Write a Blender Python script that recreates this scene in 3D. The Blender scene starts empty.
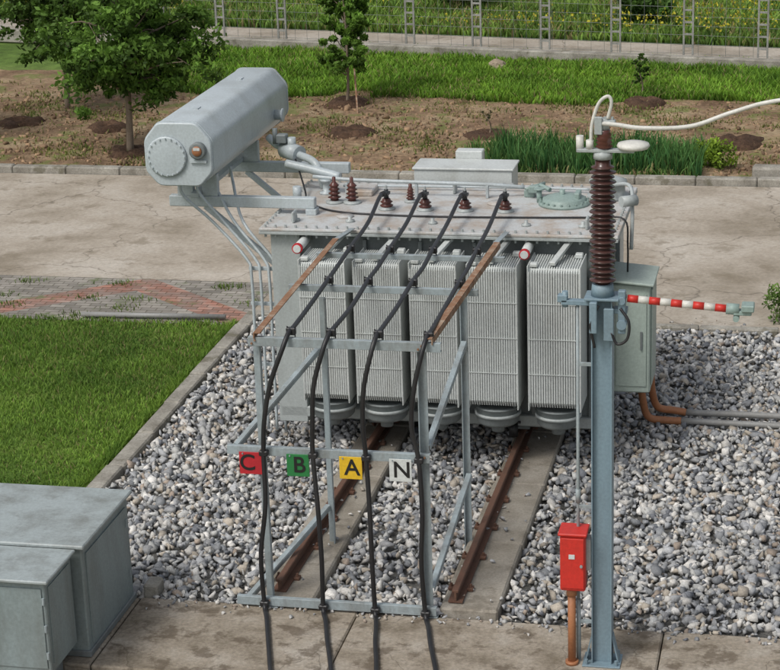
import bpy, bmesh, math, random
import numpy as np
from mathutils import Vector, Matrix, noise as mnoise
rng=np.random.default_rng(7); random.seed(7)
SC=bpy.context.scene
COL=SC.collection
# ------------------------------------------------------------------ materials
def nd(nt,t,**k):
    n=nt.nodes.new(t)
    for a,b in k.items(): setattr(n,a,b)
    return n
def ramp(nt,src,stops):
    r=nd(nt,'ShaderNodeValToRGB'); e=r.color_ramp.elements
    e[0].position=stops[0][0]; e[0].color=(*stops[0][1],1)
    e[1].position=stops[-1][0]; e[1].color=(*stops[-1][1],1)
    for p,c in stops[1:-1]:
        x=e.new(p); x.color=(*c,1)
    nt.links.new(src,r.inputs[0]); return r.outputs[0]
def noise(nt,co,scale,detail=4,rough=.6,vec=None):
    n=nd(nt,'ShaderNodeTexNoise'); n.inputs['Scale'].default_value=scale; n.inputs['Detail'].default_value=min(detail,5)
    n.inputs['Roughness'].default_value=rough
    nt.links.new(co,n.inputs['Vector']); return n.outputs['Fac']
def mixc(nt,f,a,b,mode='MIX'):
    m=nd(nt,'ShaderNodeMix',data_type='RGBA',blend_type=mode)
    if isinstance(f,(int,float)): m.inputs[0].default_value=f
    else: nt.links.new(f,m.inputs[0])
    for i,v in ((6,a),(7,b)):
        if isinstance(v,tuple): m.inputs[i].default_value=(*v,1)
        else: nt.links.new(v,m.inputs[i])
    return m.outputs[2]
def base(name):
    m=bpy.data.materials.new(name); m.use_nodes=True; nt=m.node_tree
    b=nt.nodes['Principled BSDF']; tc=nd(nt,'ShaderNodeTexCoord')
    return m,nt,b,tc.outputs['Object']
def bump(nt,b,h,strength,dist=.02):
    bn=nd(nt,'ShaderNodeBump'); bn.inputs['Strength'].default_value=strength; bn.inputs['Distance'].default_value=dist
    nt.links.new(h,bn.inputs['Height']); nt.links.new(bn.outputs[0],b.inputs['Normal'])
def paint(name,c,dirt=None,amt=.5,rough=.5,metal=0,scale=3,fine=40,bmp=.1,streak=True,lo=.46):
    m,nt,b,co=base(name)
    d=dirt or tuple(x*.62 for x in c)
    mp=nd(nt,'ShaderNodeMapping'); mp.inputs['Scale'].default_value=(1,1,.28 if streak else 1); nt.links.new(co,mp.inputs[0])
    n1=noise(nt,mp.outputs[0],scale,5,.7); n2=noise(nt,co,fine,3)
    f=ramp(nt,n1,[(lo,(0,0,0)),(lo+.24,(amt,)*3)])
    c1=mixc(nt,f,c,d)
    c2=mixc(nt,1.0,c1,ramp(nt,n2,[(.3,(.86,)*3),(.7,(1.06,)*3)]),'MULTIPLY')
    nt.links.new(c2,b.inputs['Base Color'])
    b.inputs['Roughness'].default_value=rough; b.inputs['Metallic'].default_value=metal
    if bmp: bump(nt,b,n2,bmp,.004)
    return m
def attrmat(name,rough=.8,trans=0,mul=(1,1,1),nscale=0,sub=0):
    m,nt,b,co=base(name)
    a=nd(nt,'ShaderNodeAttribute'); a.attribute_name='Col'
    c=a.outputs['Color']
    if nscale:
        c=mixc(nt,1.0,c,ramp(nt,noise(nt,co,nscale,3,.7),[(.3,(.7,)*3),(.7,(1.15,)*3)]),'MULTIPLY')
    nt.links.new(c,b.inputs['Base Color']); b.inputs['Roughness'].default_value=rough
    if trans:
        t=nd(nt,'ShaderNodeBsdfTranslucent'); nt.links.new(c,t.inputs[0])
        mx=nd(nt,'ShaderNodeMixShader'); mx.inputs[0].default_value=trans
        nt.links.new(b.outputs[0],mx.inputs[1]); nt.links.new(t.outputs[0],mx.inputs[2])
        nt.links.new(mx.outputs[0],nt.nodes['Material Output'].inputs[0])
    b.inputs['Specular IOR Level'].default_value=.25
    return m
def groundmat(name,stops,scale=.8,fine=(30,),bmp=.4,bdist=.02,fineamt=(.7,1.2),rough=.95,spots=None,tint=None,cracks=None):
    m,nt,b,co=base(name)
    c=ramp(nt,noise(nt,co,scale,5,.65),stops)
    h=noise(nt,co,fine[0],5,.7)
    c=mixc(nt,1.0,c,ramp(nt,h,[(.3,(fineamt[0],)*3),(.7,(fineamt[1],)*3)]),'MULTIPLY')
    if spots:
        s=noise(nt,co,spots[0],5,.65)
        c=mixc(nt,ramp(nt,s,[(spots[1],(0,0,0)),(spots[1]+.08,(spots[3],)*3)]),c,spots[2])
    if tint:
        s=noise(nt,co,tint[0],5,.7)
        c=mixc(nt,ramp(nt,s,[(tint[1],(0,0,0)),(tint[1]+.12,(tint[3],)*3)]),c,tint[2])
    if cracks:
        nz=nd(nt,'ShaderNodeTexNoise');nz.inputs['Scale'].default_value=1.6;nz.inputs['Detail'].default_value=4;nt.links.new(co,nz.inputs['Vector'])
        sc=nd(nt,'ShaderNodeVectorMath',operation='MULTIPLY_ADD');sc.inputs[1].default_value=(.9,.9,.0);nt.links.new(nz.outputs['Color'],sc.inputs[0]);nt.links.new(co,sc.inputs[2])
        v=nd(nt,'ShaderNodeTexVoronoi',feature='DISTANCE_TO_EDGE');v.inputs['Scale'].default_value=cracks;nt.links.new(sc.outputs[0],v.inputs['Vector'])
        c=mixc(nt,ramp(nt,v.outputs['Distance'],[(0,(.6,)*3),(.006,(0,0,0))]),c,(.09,.075,.055))
    nt.links.new(c,b.inputs['Base Color']); b.inputs['Roughness'].default_value=rough
    b.inputs['Specular IOR Level'].default_value=.2
    bump(nt,b,h,bmp,bdist); return m

M={}
M['grey']=paint('transformer_grey_paint',(.40,.435,.43),(.24,.25,.235),.55,.45,scale=2.2)
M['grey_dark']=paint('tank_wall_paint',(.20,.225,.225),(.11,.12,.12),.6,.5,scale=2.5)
M['cover']=paint('cover_paint_dusty',(.52,.535,.53),(.38,.295,.22),.9,.55,scale=2.8,streak=False,lo=.43)
M['rad']=paint('radiator_paint',(.56,.59,.575),(.38,.39,.36),.55,.42,scale=2.5)
M['cons']=paint('conservator_paint',(.47,.525,.545),(.34,.37,.365),.7,.38,scale=1.8)
M['steel']=paint('frame_steel_paint',(.33,.39,.41),(.20,.21,.20),.8,.5,scale=5,lo=.42)
M['pole']=paint('pole_paint_blue_grey',(.20,.285,.335),(.14,.18,.20),.6,.5,scale=3)
M['rust']=paint('rusty_steel',(.25,.13,.07),(.46,.38,.29),.85,.85,scale=8,fine=60,bmp=.5,streak=False)
M['railrust']=paint('rail_rust',(.14,.07,.045),(.08,.05,.035),.7,.8,scale=5,fine=60,bmp=.5,streak=False)
M['rubber']=paint('black_cable_rubber',(.016,.016,.018),(.05,.05,.05),.4,.45,scale=5)
M['brown']=paint('brown_porcelain',(.075,.035,.03),(.05,.025,.02),.4,.2,scale=5)
M['redbrown']=paint('red_brown_porcelain',(.11,.038,.03),(.07,.03,.02),.4,.25,scale=5)
M['white']=paint('white_polymer',(.66,.65,.60),(.45,.42,.36),.6,.45)
M['green']=paint('green_grey_metal',(.27,.36,.33),(.20,.23,.21),.5,.5)
M['cab']=paint('cabinet_paint',(.235,.29,.295),(.14,.155,.145),.8,.45,scale=1.6)
M['cabtop']=paint('cabinet_roof_paint',(.34,.385,.385),(.20,.215,.20),.9,.5,scale=2.8,streak=False,lo=.44)
M['mech']=paint('mechanism_box_paint',(.36,.43,.385),(.25,.29,.25),.6,.45,scale=2)
M['red']=paint('red_paint',(.58,.030,.020),(.35,.03,.02),.5,.45)
M['redsign']=paint('red_sign_paint',(.50,.02,.03),None,.4,.5)
M['greensign']=paint('green_sign_paint',(.02,.19,.05),None,.4,.5)
M['yellowsign']=paint('yellow_sign_paint',(.72,.46,.02),None,.4,.5)
M['whitesign']=paint('white_sign_paint',(.62,.65,.63),None,.4,.5)
M['black']=paint('black_paint',(.012,.012,.012),None,.2,.5)
M['orange']=paint('orange_conduit',(.40,.17,.075),(.25,.10,.05),.6,.55)
M['pipe']=paint('grey_conduit',(.28,.28,.27),(.2,.19,.17),.6,.45)
M['conc']=groundmat('weathered_concrete',[(.3,(.22,.195,.155)),(.55,(.35,.32,.27)),(.75,(.43,.40,.35))],1.5,(45,),.6,.012,(.75,1.12),spots=(2.5,.56,(.15,.13,.10),.6))
M['kerb']=groundmat('kerb_concrete',[(.3,(.20,.185,.155)),(.7,(.42,.40,.35))],2.5,(40,),.4,.01,(.75,1.15),spots=(3,.56,(.13,.12,.08),.7))
M['slab']=groundmat('slab_concrete',[(.3,(.17,.14,.10)),(.5,(.34,.295,.235)),(.75,(.47,.43,.37))],1.8,(30,),.6,.012,(.7,1.15),spots=(3.5,.53,(.11,.085,.06),.7),cracks=.8)
M['road']=groundmat('road_concrete',[(.3,(.27,.23,.175)),(.5,(.41,.36,.295)),(.7,(.52,.475,.41))],.65,(16,),.3,.01,(.78,1.12),spots=(1.9,.57,(.22,.185,.135),.6),tint=(5.5,.58,(.20,.17,.13),.55),cracks=.32)
M['soil']=groundmat('soil',[(.3,(.15,.09,.055)),(.5,(.30,.205,.125)),(.7,(.46,.36,.225))],.8,(9,),.9,.05,(.5,1.25),spots=(1.3,.53,(.16,.19,.055),.75))
M['mound']=groundmat('dug_soil',[(.3,(.07,.042,.028)),(.7,(.15,.09,.058))],3,(18,),1,.05,(.5,1.3))
M['grassbase']=groundmat('grass_ground',[(.3,(.06,.11,.02)),(.5,(.11,.19,.032)),(.75,(.20,.26,.06))],1.3,(25,),.8,.03,(.55,1.3))
M['far']=groundmat('terrain',[(.3,(.06,.11,.02)),(.6,(.12,.19,.04)),(.8,(.22,.25,.09))],.15,(3,),.8,.1,(.6,1.3))
M['gravelbase']=groundmat('gravel_bed',[(.3,(.09,.09,.085)),(.7,(.20,.195,.18))],3,(35,),1,.03,(.4,1.4))
M['bark']=paint('bark',(.24,.19,.14),(.12,.09,.06),.8,.9,scale=8,fine=40,bmp=.8)
M['rock']=groundmat('boulder',[(.3,(.28,.22,.16)),(.7,(.45,.37,.28))],5,(20,),.6,.03)
M['stones']=attrmat('crushed_stone',.85,0,nscale=60)
M['leaf']=attrmat('leaves',.6,.35)
M['blade']=attrmat('grass_blades',.65,.3)
M['fencewhite']=groundmat('fence_post_concrete',[(.3,(.22,.22,.20)),(.7,(.38,.38,.35))],4,(30,),.3,.01)
M['wire']=paint('fence_wire',(.20,.22,.20),None,.3,.5)
def paving():
    m,nt,b,co=base('brick_paving')
    br=nd(nt,'ShaderNodeTexBrick'); br.inputs['Scale'].default_value=1; br.inputs['Brick Width'].default_value=.22; br.inputs['Row Height'].default_value=.11
    br.inputs['Mortar Size'].default_value=.008; br.inputs['Color1'].default_value=(1.15,1.15,1.15,1); br.inputs['Color2'].default_value=(.68,.68,.68,1); br.inputs['Mortar'].default_value=(.40,.38,.33,1)
    nt.links.new(co,br.inputs['Vector'])
    sx=nd(nt,'ShaderNodeSeparateXYZ'); nt.links.new(co,sx.inputs[0])
    def mth(op,a,bv=None):
        n=nd(nt,'ShaderNodeMath',operation=op)
        for i,v in enumerate((a,bv)):
            if v is None: continue
            if isinstance(v,(int,float)): n.inputs[i].default_value=v
            else: nt.links.new(v,n.inputs[i])
        return n.outputs[0]
    pp=mth('PINGPONG',mth('MULTIPLY',sx.outputs[0],.8),1.5)
    d=mth('ABSOLUTE',mth('SUBTRACT',mth('SUBTRACT',sx.outputs[1],24.45),pp))
    mask=mth('LESS_THAN',d,.32)
    c=ramp(nt,noise(nt,co,1.3,8,.7),[(.3,(.20,.185,.155)),(.7,(.38,.35,.31))])
    wear=ramp(nt,noise(nt,co,3,4,.7),[(.4,(.35,)*3),(.6,(.85,)*3)])
    c=mixc(nt,mixc(nt,1.0,mask,wear,'MULTIPLY'),c,(.36,.15,.10))
    c=mixc(nt,1.0,c,br.outputs['Color'],'MULTIPLY')
    s=noise(nt,co,2.2,6,.7)
    c=mixc(nt,ramp(nt,s,[(.57,(0,0,0)),(.66,(.8,.8,.8))]),c,(.12,.15,.06))
    nt.links.new(c,b.inputs['Base Color']); b.inputs['Roughness'].default_value=.9
    bump(nt,b,br.outputs['Fac'],-.4,.01)
    return m
M['paving']=paving()

# ------------------------------------------------------------------ mesh helpers
def xbox(bm,x0,x1,y0,y1,z0,z1,bev=.006,rot=None,ctr=None):
    r=bmesh.ops.create_cube(bm,size=1)
    vs=r['verts']; c=Vector(((x0+x1)/2,(y0+y1)/2,(z0+z1)/2)); s=Vector((abs(x1-x0),abs(y1-y0),abs(z1-z0)))
    for v in vs: v.co=Vector((v.co.x*s.x,v.co.y*s.y,v.co.z*s.z))
    if bev and min(s)>bev*2.5:
        es=list({e for v in vs for e in v.link_edges})
        r=bmesh.ops.bevel(bm,geom=es,offset=bev,segments=1,affect='EDGES',profile=.5)
        vs=list(set(r['verts'])|{v for v in vs if v.is_valid})
    for v in vs: v.co=((rot@v.co) if rot else v.co)+c
    return vs
def axm(p0,p1):
    d=(Vector(p1)-Vector(p0)).normalized()
    up=Vector((0,0,1)) if abs(d.z)<.95 else Vector((0,1,0))
    x=up.cross(d).normalized(); y=d.cross(x)
    return Matrix((x,y,d)).transposed()
def beam(bm,p0,p1,w,h,bev=.003):
    p0=Vector(p0);p1=Vector(p1);L=(p1-p0).length;R=axm(p0,p1);c=(p0+p1)/2
    vs=xbox(bm,-w/2,w/2,-h/2,h/2,-L/2,L/2,bev)
    for v in vs: v.co=R@v.co+c
def angle(bm,p0,p1,w=.07,t=.008,flip=1):
    p0=Vector(p0);p1=Vector(p1);L=(p1-p0).length;R=axm(p0,p1);c=(p0+p1)/2
    for a in ((-w/2,w/2,-t/2,t/2),(flip*(w/2)-t/2,flip*(w/2)+t/2,-w+t/2+.001,-t/2-.0005)):
        vs=xbox(bm,a[0],a[1],a[2],a[3],-L/2,L/2,0)
        for v in vs: v.co=R@v.co+c
def cyl(bm,p0,p1,r0,r1=None,seg=20,caps=True):
    r1=r0 if r1 is None else r1
    p0=Vector(p0);p1=Vector(p1);R=axm(p0,p1)
    a=[];b=[]
    for i in range(seg):
        t=2*math.pi*i/seg;o=Vector((math.cos(t),math.sin(t),0))
        a.append(bm.verts.new(p0+R@(o*r0)));b.append(bm.verts.new(p1+R@(o*r1)))
    for i in range(seg):
        j=(i+1)%seg; f=bm.faces.new((a[i],a[j],b[j],b[i])); f.smooth=seg>8
    if caps: bm.faces.new(a[::-1]);bm.faces.new(b)
def lathe(bm,c,prof,seg=24,d=(0,0,1)):
    c=Vector(c);R=axm((0,0,0),d);rings=[]
    for r,z in prof:
        rings.append([bm.verts.new(c+R@Vector((max(r,1e-4)*math.cos(2*math.pi*i/seg),max(r,1e-4)*math.sin(2*math.pi*i/seg),z))) for i in range(seg)])
    for a,b in zip(rings,rings[1:]):
        for i in range(seg):
            j=(i+1)%seg; f=bm.faces.new((a[i],a[j],b[j],b[i]));f.smooth=True
    bm.faces.new(rings[0][::-1]);bm.faces.new(rings[-1])
def smoothpts(pts,n=8):
    P=[Vector(p) for p in pts]; P=[P[0]*2-P[1]]+P+[P[-1]*2-P[-2]]; o=[]
    for i in range(1,len(P)-2):
        for k in range(n):
            t=k/n;a,b,c,d=P[i-1:i+3]
            o.append(.5*((2*b)+(c-a)*t+(2*a-5*b+4*c-d)*t*t+(-a+3*b-3*c+d)*t**3))
    o.append(P[-2]); return o
def tube(bm,pts,r,seg=10,n=8,smooth=True):
    P=smoothpts(pts,n) if smooth else [Vector(p) for p in pts]
    rr=r if callable(r) else (lambda t:r)
    prev=None;up=None
    for i,p in enumerate(P):
        d=(P[min(i+1,len(P)-1)]-P[max(i-1,0)]).normalized()
        if up is None: up=d.orthogonal().normalized()
        up=(up-d*up.dot(d)).normalized(); s=d.cross(up); R=rr(i/(len(P)-1))
        ring=[bm.verts.new(p+(up*math.cos(2*math.pi*k/seg)+s*math.sin(2*math.pi*k/seg))*R) for k in range(seg)]
        if prev:
            for k in range(seg):
                j=(k+1)%seg; f=bm.faces.new((prev[k],prev[j],ring[j],ring[k]));f.smooth=True
        else: bm.faces.new(ring[::-1])
        prev=ring
    bm.faces.new(prev)
class G:
    def __init__(s,name,loc=(0,0,0)):
        s.e=bpy.data.objects.new(name,None); COL.objects.link(s.e); s.e.location=loc; s.loc=Vector(loc); s.p={}; s.e.empty_display_size=.2
    def __call__(s,part,mat):
        if part not in s.p: s.p[part]=(bmesh.new(),mat)
        return s.p[part][0]
    def add(s,o):
        o.parent=s.e; o.matrix_parent_inverse=Matrix.Translation(-s.loc)
    def done(s):
        for k,(bm,mat) in s.p.items():
            bmesh.ops.recalc_face_normals(bm,faces=bm.faces[:])
            me=bpy.data.meshes.new(k);bm.to_mesh(me);bm.free();me.materials.append(M[mat])
            o=bpy.data.objects.new(k,me);COL.objects.link(o);s.add(o)
def single(name,bm,mat):
    bmesh.ops.recalc_face_normals(bm,faces=bm.faces[:])
    me=bpy.data.meshes.new(name);bm.to_mesh(me);bm.free();me.materials.append(M[mat])
    o=bpy.data.objects.new(name,me);COL.objects.link(o);return o
def npmesh(name,V,F,C,mat,parent=None):
    me=bpy.data.meshes.new(name);k=F.shape[1]
    me.vertices.add(len(V));me.vertices.foreach_set('co',V.astype(np.float32).ravel())
    me.loops.add(F.size);me.loops.foreach_set('vertex_index',F.astype(np.int32).ravel())
    me.polygons.add(len(F));me.polygons.foreach_set('loop_start',(np.arange(len(F))*k).astype(np.int32))
    me.update(calc_edges=True)
    if C is not None:
        a=me.color_attributes.new('Col','FLOAT_COLOR','POINT')
        a.data.foreach_set('color',np.c_[C,np.ones(len(C))].astype(np.float32).ravel())
    me.materials.append(M[mat]);o=bpy.data.objects.new(name,me);COL.objects.link(o)
    if parent: parent.add(o)
    return o
def sheet(name,x0,x1,y0,y1,z,mat,n=1,m=1,hf=None):
    xs=np.linspace(x0,x1,n+1);ys=np.linspace(y0,y1,m+1);X,Y=np.meshgrid(xs,ys)
    Z=np.full(X.shape,float(z))
    if hf is not None: Z=Z+hf(X,Y)
    V=np.c_[X.ravel(),Y.ravel(),Z.ravel()];i=np.arange(n*m);r=i//n;c=i%n;a=r*(n+1)+c
    F=np.c_[a,a+1,a+n+2,a+n+1]
    o=npmesh(name,V,F,None,mat); return o
def lump(X,Y,s,a,seed=0):
    r=np.random.default_rng(seed);Z=0
    for k in range(10):
        fx,fy=r.normal(0,s,2)*(1+.3*k);Z=Z+np.sin(X*fx+Y*fy+r.uniform(0,6))/(1+.25*k)
    return Z*a/4
def blades(name,x,y,z,h,w,cb,ct,lean=.5,parent=None,mat='blade',hv=.4,dry=0,ps=1.2,pa=.28):
    n=len(x);H=h*rng.uniform(1-hv,1+hv,n);A=rng.uniform(0,2*np.pi,n);L=lean*H*rng.uniform(.2,1,n);B=rng.uniform(0,2*np.pi,n)
    W=w*rng.uniform(.6,1.3,n);dx,dy=np.cos(A)*W/2,np.sin(A)*W/2;lx,ly=np.cos(B)*L,np.sin(B)*L
    P=np.stack([np.c_[x-dx,y-dy,z],np.c_[x+dx,y+dy,z],np.c_[x+dx*.8+lx*.35,y+dy*.8+ly*.35,z+H*.6],np.c_[x-dx*.8+lx*.35,y-dy*.8+ly*.35,z+H*.6],np.c_[x+lx,y+ly,z+H]],1).reshape(-1,3)
    i=np.arange(n)*5
    F=np.concatenate([np.c_[i,i+1,i+2],np.c_[i,i+2,i+3],np.c_[i+3,i+2,i+4]])
    pp=np.clip(lump(x,y,ps,1,5)+.5*lump(x,y,ps*3,1,6),-1.4,1.4);pat=(1+pa*pp)[:,None]
    var=rng.uniform(.65,1.35,(n,1));hue=(rng.uniform(-.02,.03,(n,1))+.02*pp[:,None])*np.array([[1,.3,0]])
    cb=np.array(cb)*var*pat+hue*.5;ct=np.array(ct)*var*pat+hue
    if dry:
        dm=(rng.random(n)<dry*(1+1.5*lump(x,y,.8,1,15)))[:,None];ct=np.where(dm,np.array([.34,.30,.13])*var,ct);cb=np.where(dm,np.array([.2,.17,.08])*var,cb)
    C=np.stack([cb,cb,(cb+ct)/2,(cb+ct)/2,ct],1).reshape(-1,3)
    return npmesh(name,P,F,np.clip(C,.004,1),mat,parent)

# ------------------------------------------------------------------ ground zones
sheet('terrain',-900,900,-300,1500,-.06,'far')
sheet('grass_verge',-30,-7.46,12,24.2,0,'grassbase',60,40,lambda X,Y:lump(X,Y,.7,.02,1)*np.clip((24-Y),0,1)*np.clip((-7.6-X),0,1))
sheet('gravel_bed',-7.2,7,16.0,24.5,-.005,'gravelbase',80,60,lambda X,Y:lump(X,Y,1.2,.015,2))
sheet('brick_pavement',-30,-7.46,24.2,26.2,0,'paving')
sheet('road',-40,30,26.204,32.4,-.004,'road')
sheet('road_shoulder',-7.456,30,24.66,26.2,-.004,'road')
def soilh(X,Y): return .03+lump(X,Y,1.5,.035,3)+lump(X,Y,5,.012,4)
sheet('soil_bed',-40,25,32.62,42.0,0,'soil',260,60,soilh)
sheet('foreground_pavement',-30,15,6,14.60,-.03,'road')
bm=bmesh.new()
xs=[-30,-11,-6.02,-3.95,-1.2,1.6,4.4,7.2,15]
for a,b in zip(xs,xs[1:]): xbox(bm,a+.006,b-.006,14.61,15.98+random.uniform(-.02,.01),-.1,.04,.014)
single('concrete_slab',bm,'slab')
bm=bmesh.new();y=13.0
while y<24.5:
    j=random.uniform(-.012,.012);xbox(bm,-7.44+j,-7.24+j,y+.005,min(y+.995,24.48)-.005,-.05,.10+random.uniform(-.01,.01),.018);y+=1.0
single('kerb',bm,'kerb')
bm=bmesh.new();x=-7.44
while x<12:
    xbox(bm,x+.005,x+.995,24.5,24.65,-.05,.09+random.uniform(-.008,.008),.015);x+=1.0
single('kerb',bm,'kerb')
bm=bmesh.new();x=-40
while x<25:
    xbox(bm,x+.004,x+.996,32.42,32.62,-.05,.12+random.uniform(-.006,.006),.02);x+=1.0
single('kerb',bm,'kerb')
bm=bmesh.new();xbox(bm,-1.1,-.3,32.7,33.0,0,.25,.04);single('concrete_block',bm,'kerb')
bm=bmesh.new();xbox(bm,-6.0,-5.86,15.99,16.2,0,.16,.02);single('concrete_block',bm,'kerb')
bm=bmesh.new();cyl(bm,(-9.7,24.32,.05),(-7.7,24.42,.05),.035,seg=12);single('grey_pipe',bm,'pipe')

def rock_template(seed):
    r=random.Random(seed);b=bmesh.new();e=(r.uniform(1.0,1.35),r.uniform(.75,1.0),r.uniform(.55,.8))
    for i in range(r.choice((8,9,10,11))):
        v=Vector((r.gauss(0,1),r.gauss(0,1),r.gauss(0,1))).normalized()*r.uniform(.85,1.15)
        b.verts.new((v.x*e[0],v.y*e[1],v.z*e[2]))
    h=bmesh.ops.convex_hull(b,input=b.verts[:]);bmesh.ops.delete(b,geom=[v for v in b.verts if not v.link_faces],context='VERTS')
    bmesh.ops.triangulate(b,faces=b.faces[:]);b.verts.index_update()
    V=np.array([v.co[:] for v in b.verts]);F=np.array([[v.index for v in f.verts] for f in b.faces]);b.free();return V,F
def scatter_stones(name,x,y,z,size,cols):
    T=[rock_template(s) for s in range(18)];k=rng.integers(0,18,len(x));Vs=[];Fs=[];Cs=[];off=0
    for t,(V,F) in enumerate(T):
        idx=np.where(k==t)[0];n=len(idx)
        if not n: continue
        q=rng.normal(size=(n,4));q[:,1:3]*=.6;q/=np.linalg.norm(q,axis=1)[:,None];w,a,b,c=q.T
        R=np.stack([1-2*(b*b+c*c),2*(a*b-c*w),2*(a*c+b*w),2*(a*b+c*w),1-2*(a*a+c*c),2*(b*c-a*w),2*(a*c-b*w),2*(b*c+a*w),1-2*(a*a+b*b)],1).reshape(n,3,3)
        P=np.einsum('nij,vj->nvi',R,V)*size[idx][:,None,None]+np.c_[x,y,z][idx][:,None,:]
        Vs.append(P.reshape(-1,3));Fs.append((F[None]+(np.arange(n)*len(V))[:,None,None]).reshape(-1,3)+off);off+=n*len(V)
        Cs.append(np.repeat(cols[idx],len(V),axis=0))
    return npmesh(name,np.concatenate(Vs),np.concatenate(Fs),np.concatenate(Cs),'stones')
N=37000
x=rng.uniform(-7.22,3.2,N);y=rng.uniform(16.0,24.48,N)
ok=~(((x>-4.92)&(x<-4.36)|(x>-3.22)&(x<-2.66))&(y<21.5)) 
ok|=(rng.random(N)<.03)
x,y=x[ok],y[ok];N=len(x)
onb=((x>-4.92)&(x<-4.36)|(x>-3.22)&(x<-2.66))&(y<21.5)
sz=np.exp(rng.normal(math.log(.037),.33,N)).clip(.016,.08);sz=np.where(onb,sz*.6,sz)
z=.010+rng.uniform(-.012,.050,N)+lump(x,y,1.2,.02,2);z=np.where(onb,.13,z)
pal=np.array([(.52,.52,.50),(.38,.385,.39),(.62,.60,.56),(.27,.28,.29),(.47,.42,.35),(.76,.74,.70),(.19,.20,.22),(.45,.46,.47),(.40,.33,.27)])
cols=pal[rng.choice(9,N,p=[.18,.17,.14,.14,.10,.08,.06,.09,.04])]*rng.uniform(.8,1.15,(N,1))
scatter_stones('gravel',x,y,z,sz,cols)
# stray stones on the slab edge and road shoulder
N=420;x=np.r_[rng.uniform(-5.9,1,220),rng.uniform(-7.2,2,200)];y=np.r_[15.98-abs(rng.normal(0,.10,220)),24.7+abs(rng.normal(0,.2,200))]
scatter_stones('stray_gravel',x,y,np.r_[np.full(220,.05),np.full(200,.005)],rng.uniform(.008,.03,N),pal[rng.integers(0,9,N)]*.9)
N=7000;x=rng.uniform(-18,2,N);y=32.7+rng.random(N)**1.2*6.5
c=np.array((.27,.18,.11))*rng.uniform(.5,1.6,(N,1))
scatter_stones('soil_clods',x,y,.03+0*x,np.exp(rng.normal(math.log(.028),.5,N)).clip(.01,.10),c)

# ------------------------------------------------------------------ transformer
T=G('power_transformer',(-3.9,20.9,0))
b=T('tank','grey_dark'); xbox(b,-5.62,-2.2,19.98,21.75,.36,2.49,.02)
for xx in (-5.63,-2.19):
    for yy in (20.3,20.85,21.4): xbox(b,xx-.05,xx+.05,yy-.03,yy+.03,.42,2.42,.005)
for xx in (-5.45,-4.7,-4.1,-3.52,-2.91,-2.3): xbox(b,xx-.02,xx+.02,19.93,19.99,.5,2.42,.004)
b=T('tank_flange','grey'); xbox(b,-5.82,-2.0,19.80,21.93,2.49,2.522,.004); xbox(b,-5.7,-2.12,19.9,19.98,.40,.52,.01)
xbox(b,-5.72,-5.40,19.90,20.0,.34,2.48,.006)
xbox(b,-2.24,-2.1,19.86,20.0,.30,2.48,.006)
b=T('cover','cover'); xbox(b,-5.82,-2.0,19.80,21.93,2.526,2.556,.006)
xbox(b,-5.2,-4.9,21.25,21.6,2.556,2.62,.01);lathe(b,(-3.45,21.05,2.556),[(.11,0),(.11,.018),(.001,.02)],24);lathe(b,(-5.0,20.35,2.556),[(.09,0),(.09,.018),(.001,.02)],24)
b=T('cover_bolts','grey')
n=34
for i in range(n):
    xx=-5.76+i*(3.7/(n-1))
    for yy in (19.855,21.875): cyl(b,(xx,yy,2.45),(xx,yy,2.585),.014,seg=6)
for i in range(1,18):
    yy=19.86+i*(2.0/18)
    for xx in (-5.77,-2.05): cyl(b,(xx,yy,2.45),(xx,yy,2.585),.014,seg=6)
for xx,yy in ((-5.5,20.1),(-2.35,20.1),(-5.5,21.6),(-2.35,21.6),(-4.0,21.5)):
    xbox(b,xx-.015,xx+.015,yy-.07,yy+.07,2.556,2.68,.01)
for xx in (-5.5,-4.9,-4.0,-3.0,-2.4):
    lathe(b,(xx,20.15,2.556),[(.05,0),(.05,.02),(.02,.03),(.02,.06),(.001,.06)],12)
b=T('control_wiring','rubber')
tube(b,[(-5.62,20.95,2.575),(-5.2,20.55,2.57),(-4.6,20.42,2.57),(-3.8,20.40,2.57),(-2.9,20.45,2.57),(-2.3,20.5,2.57),(-2.0,20.45,2.57),(-1.96,20.42,2.3),(-1.96,20.42,1.98)],.011,6,5)
tube(b,[(-5.9,21.7,2.9),(-5.66,21.2,2.62),(-5.60,20.95,2.575)],.011,6,5)
RX=[(-5.27,-4.78),(-4.69,-4.20),(-4.10,-3.61),(-3.50,-2.98),(-2.87,-2.33)]
b=T('radiator_panels','rad');hb=T('radiator_headers_and_fill','rad');fb=T('cooling_fans','grey_dark')
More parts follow.
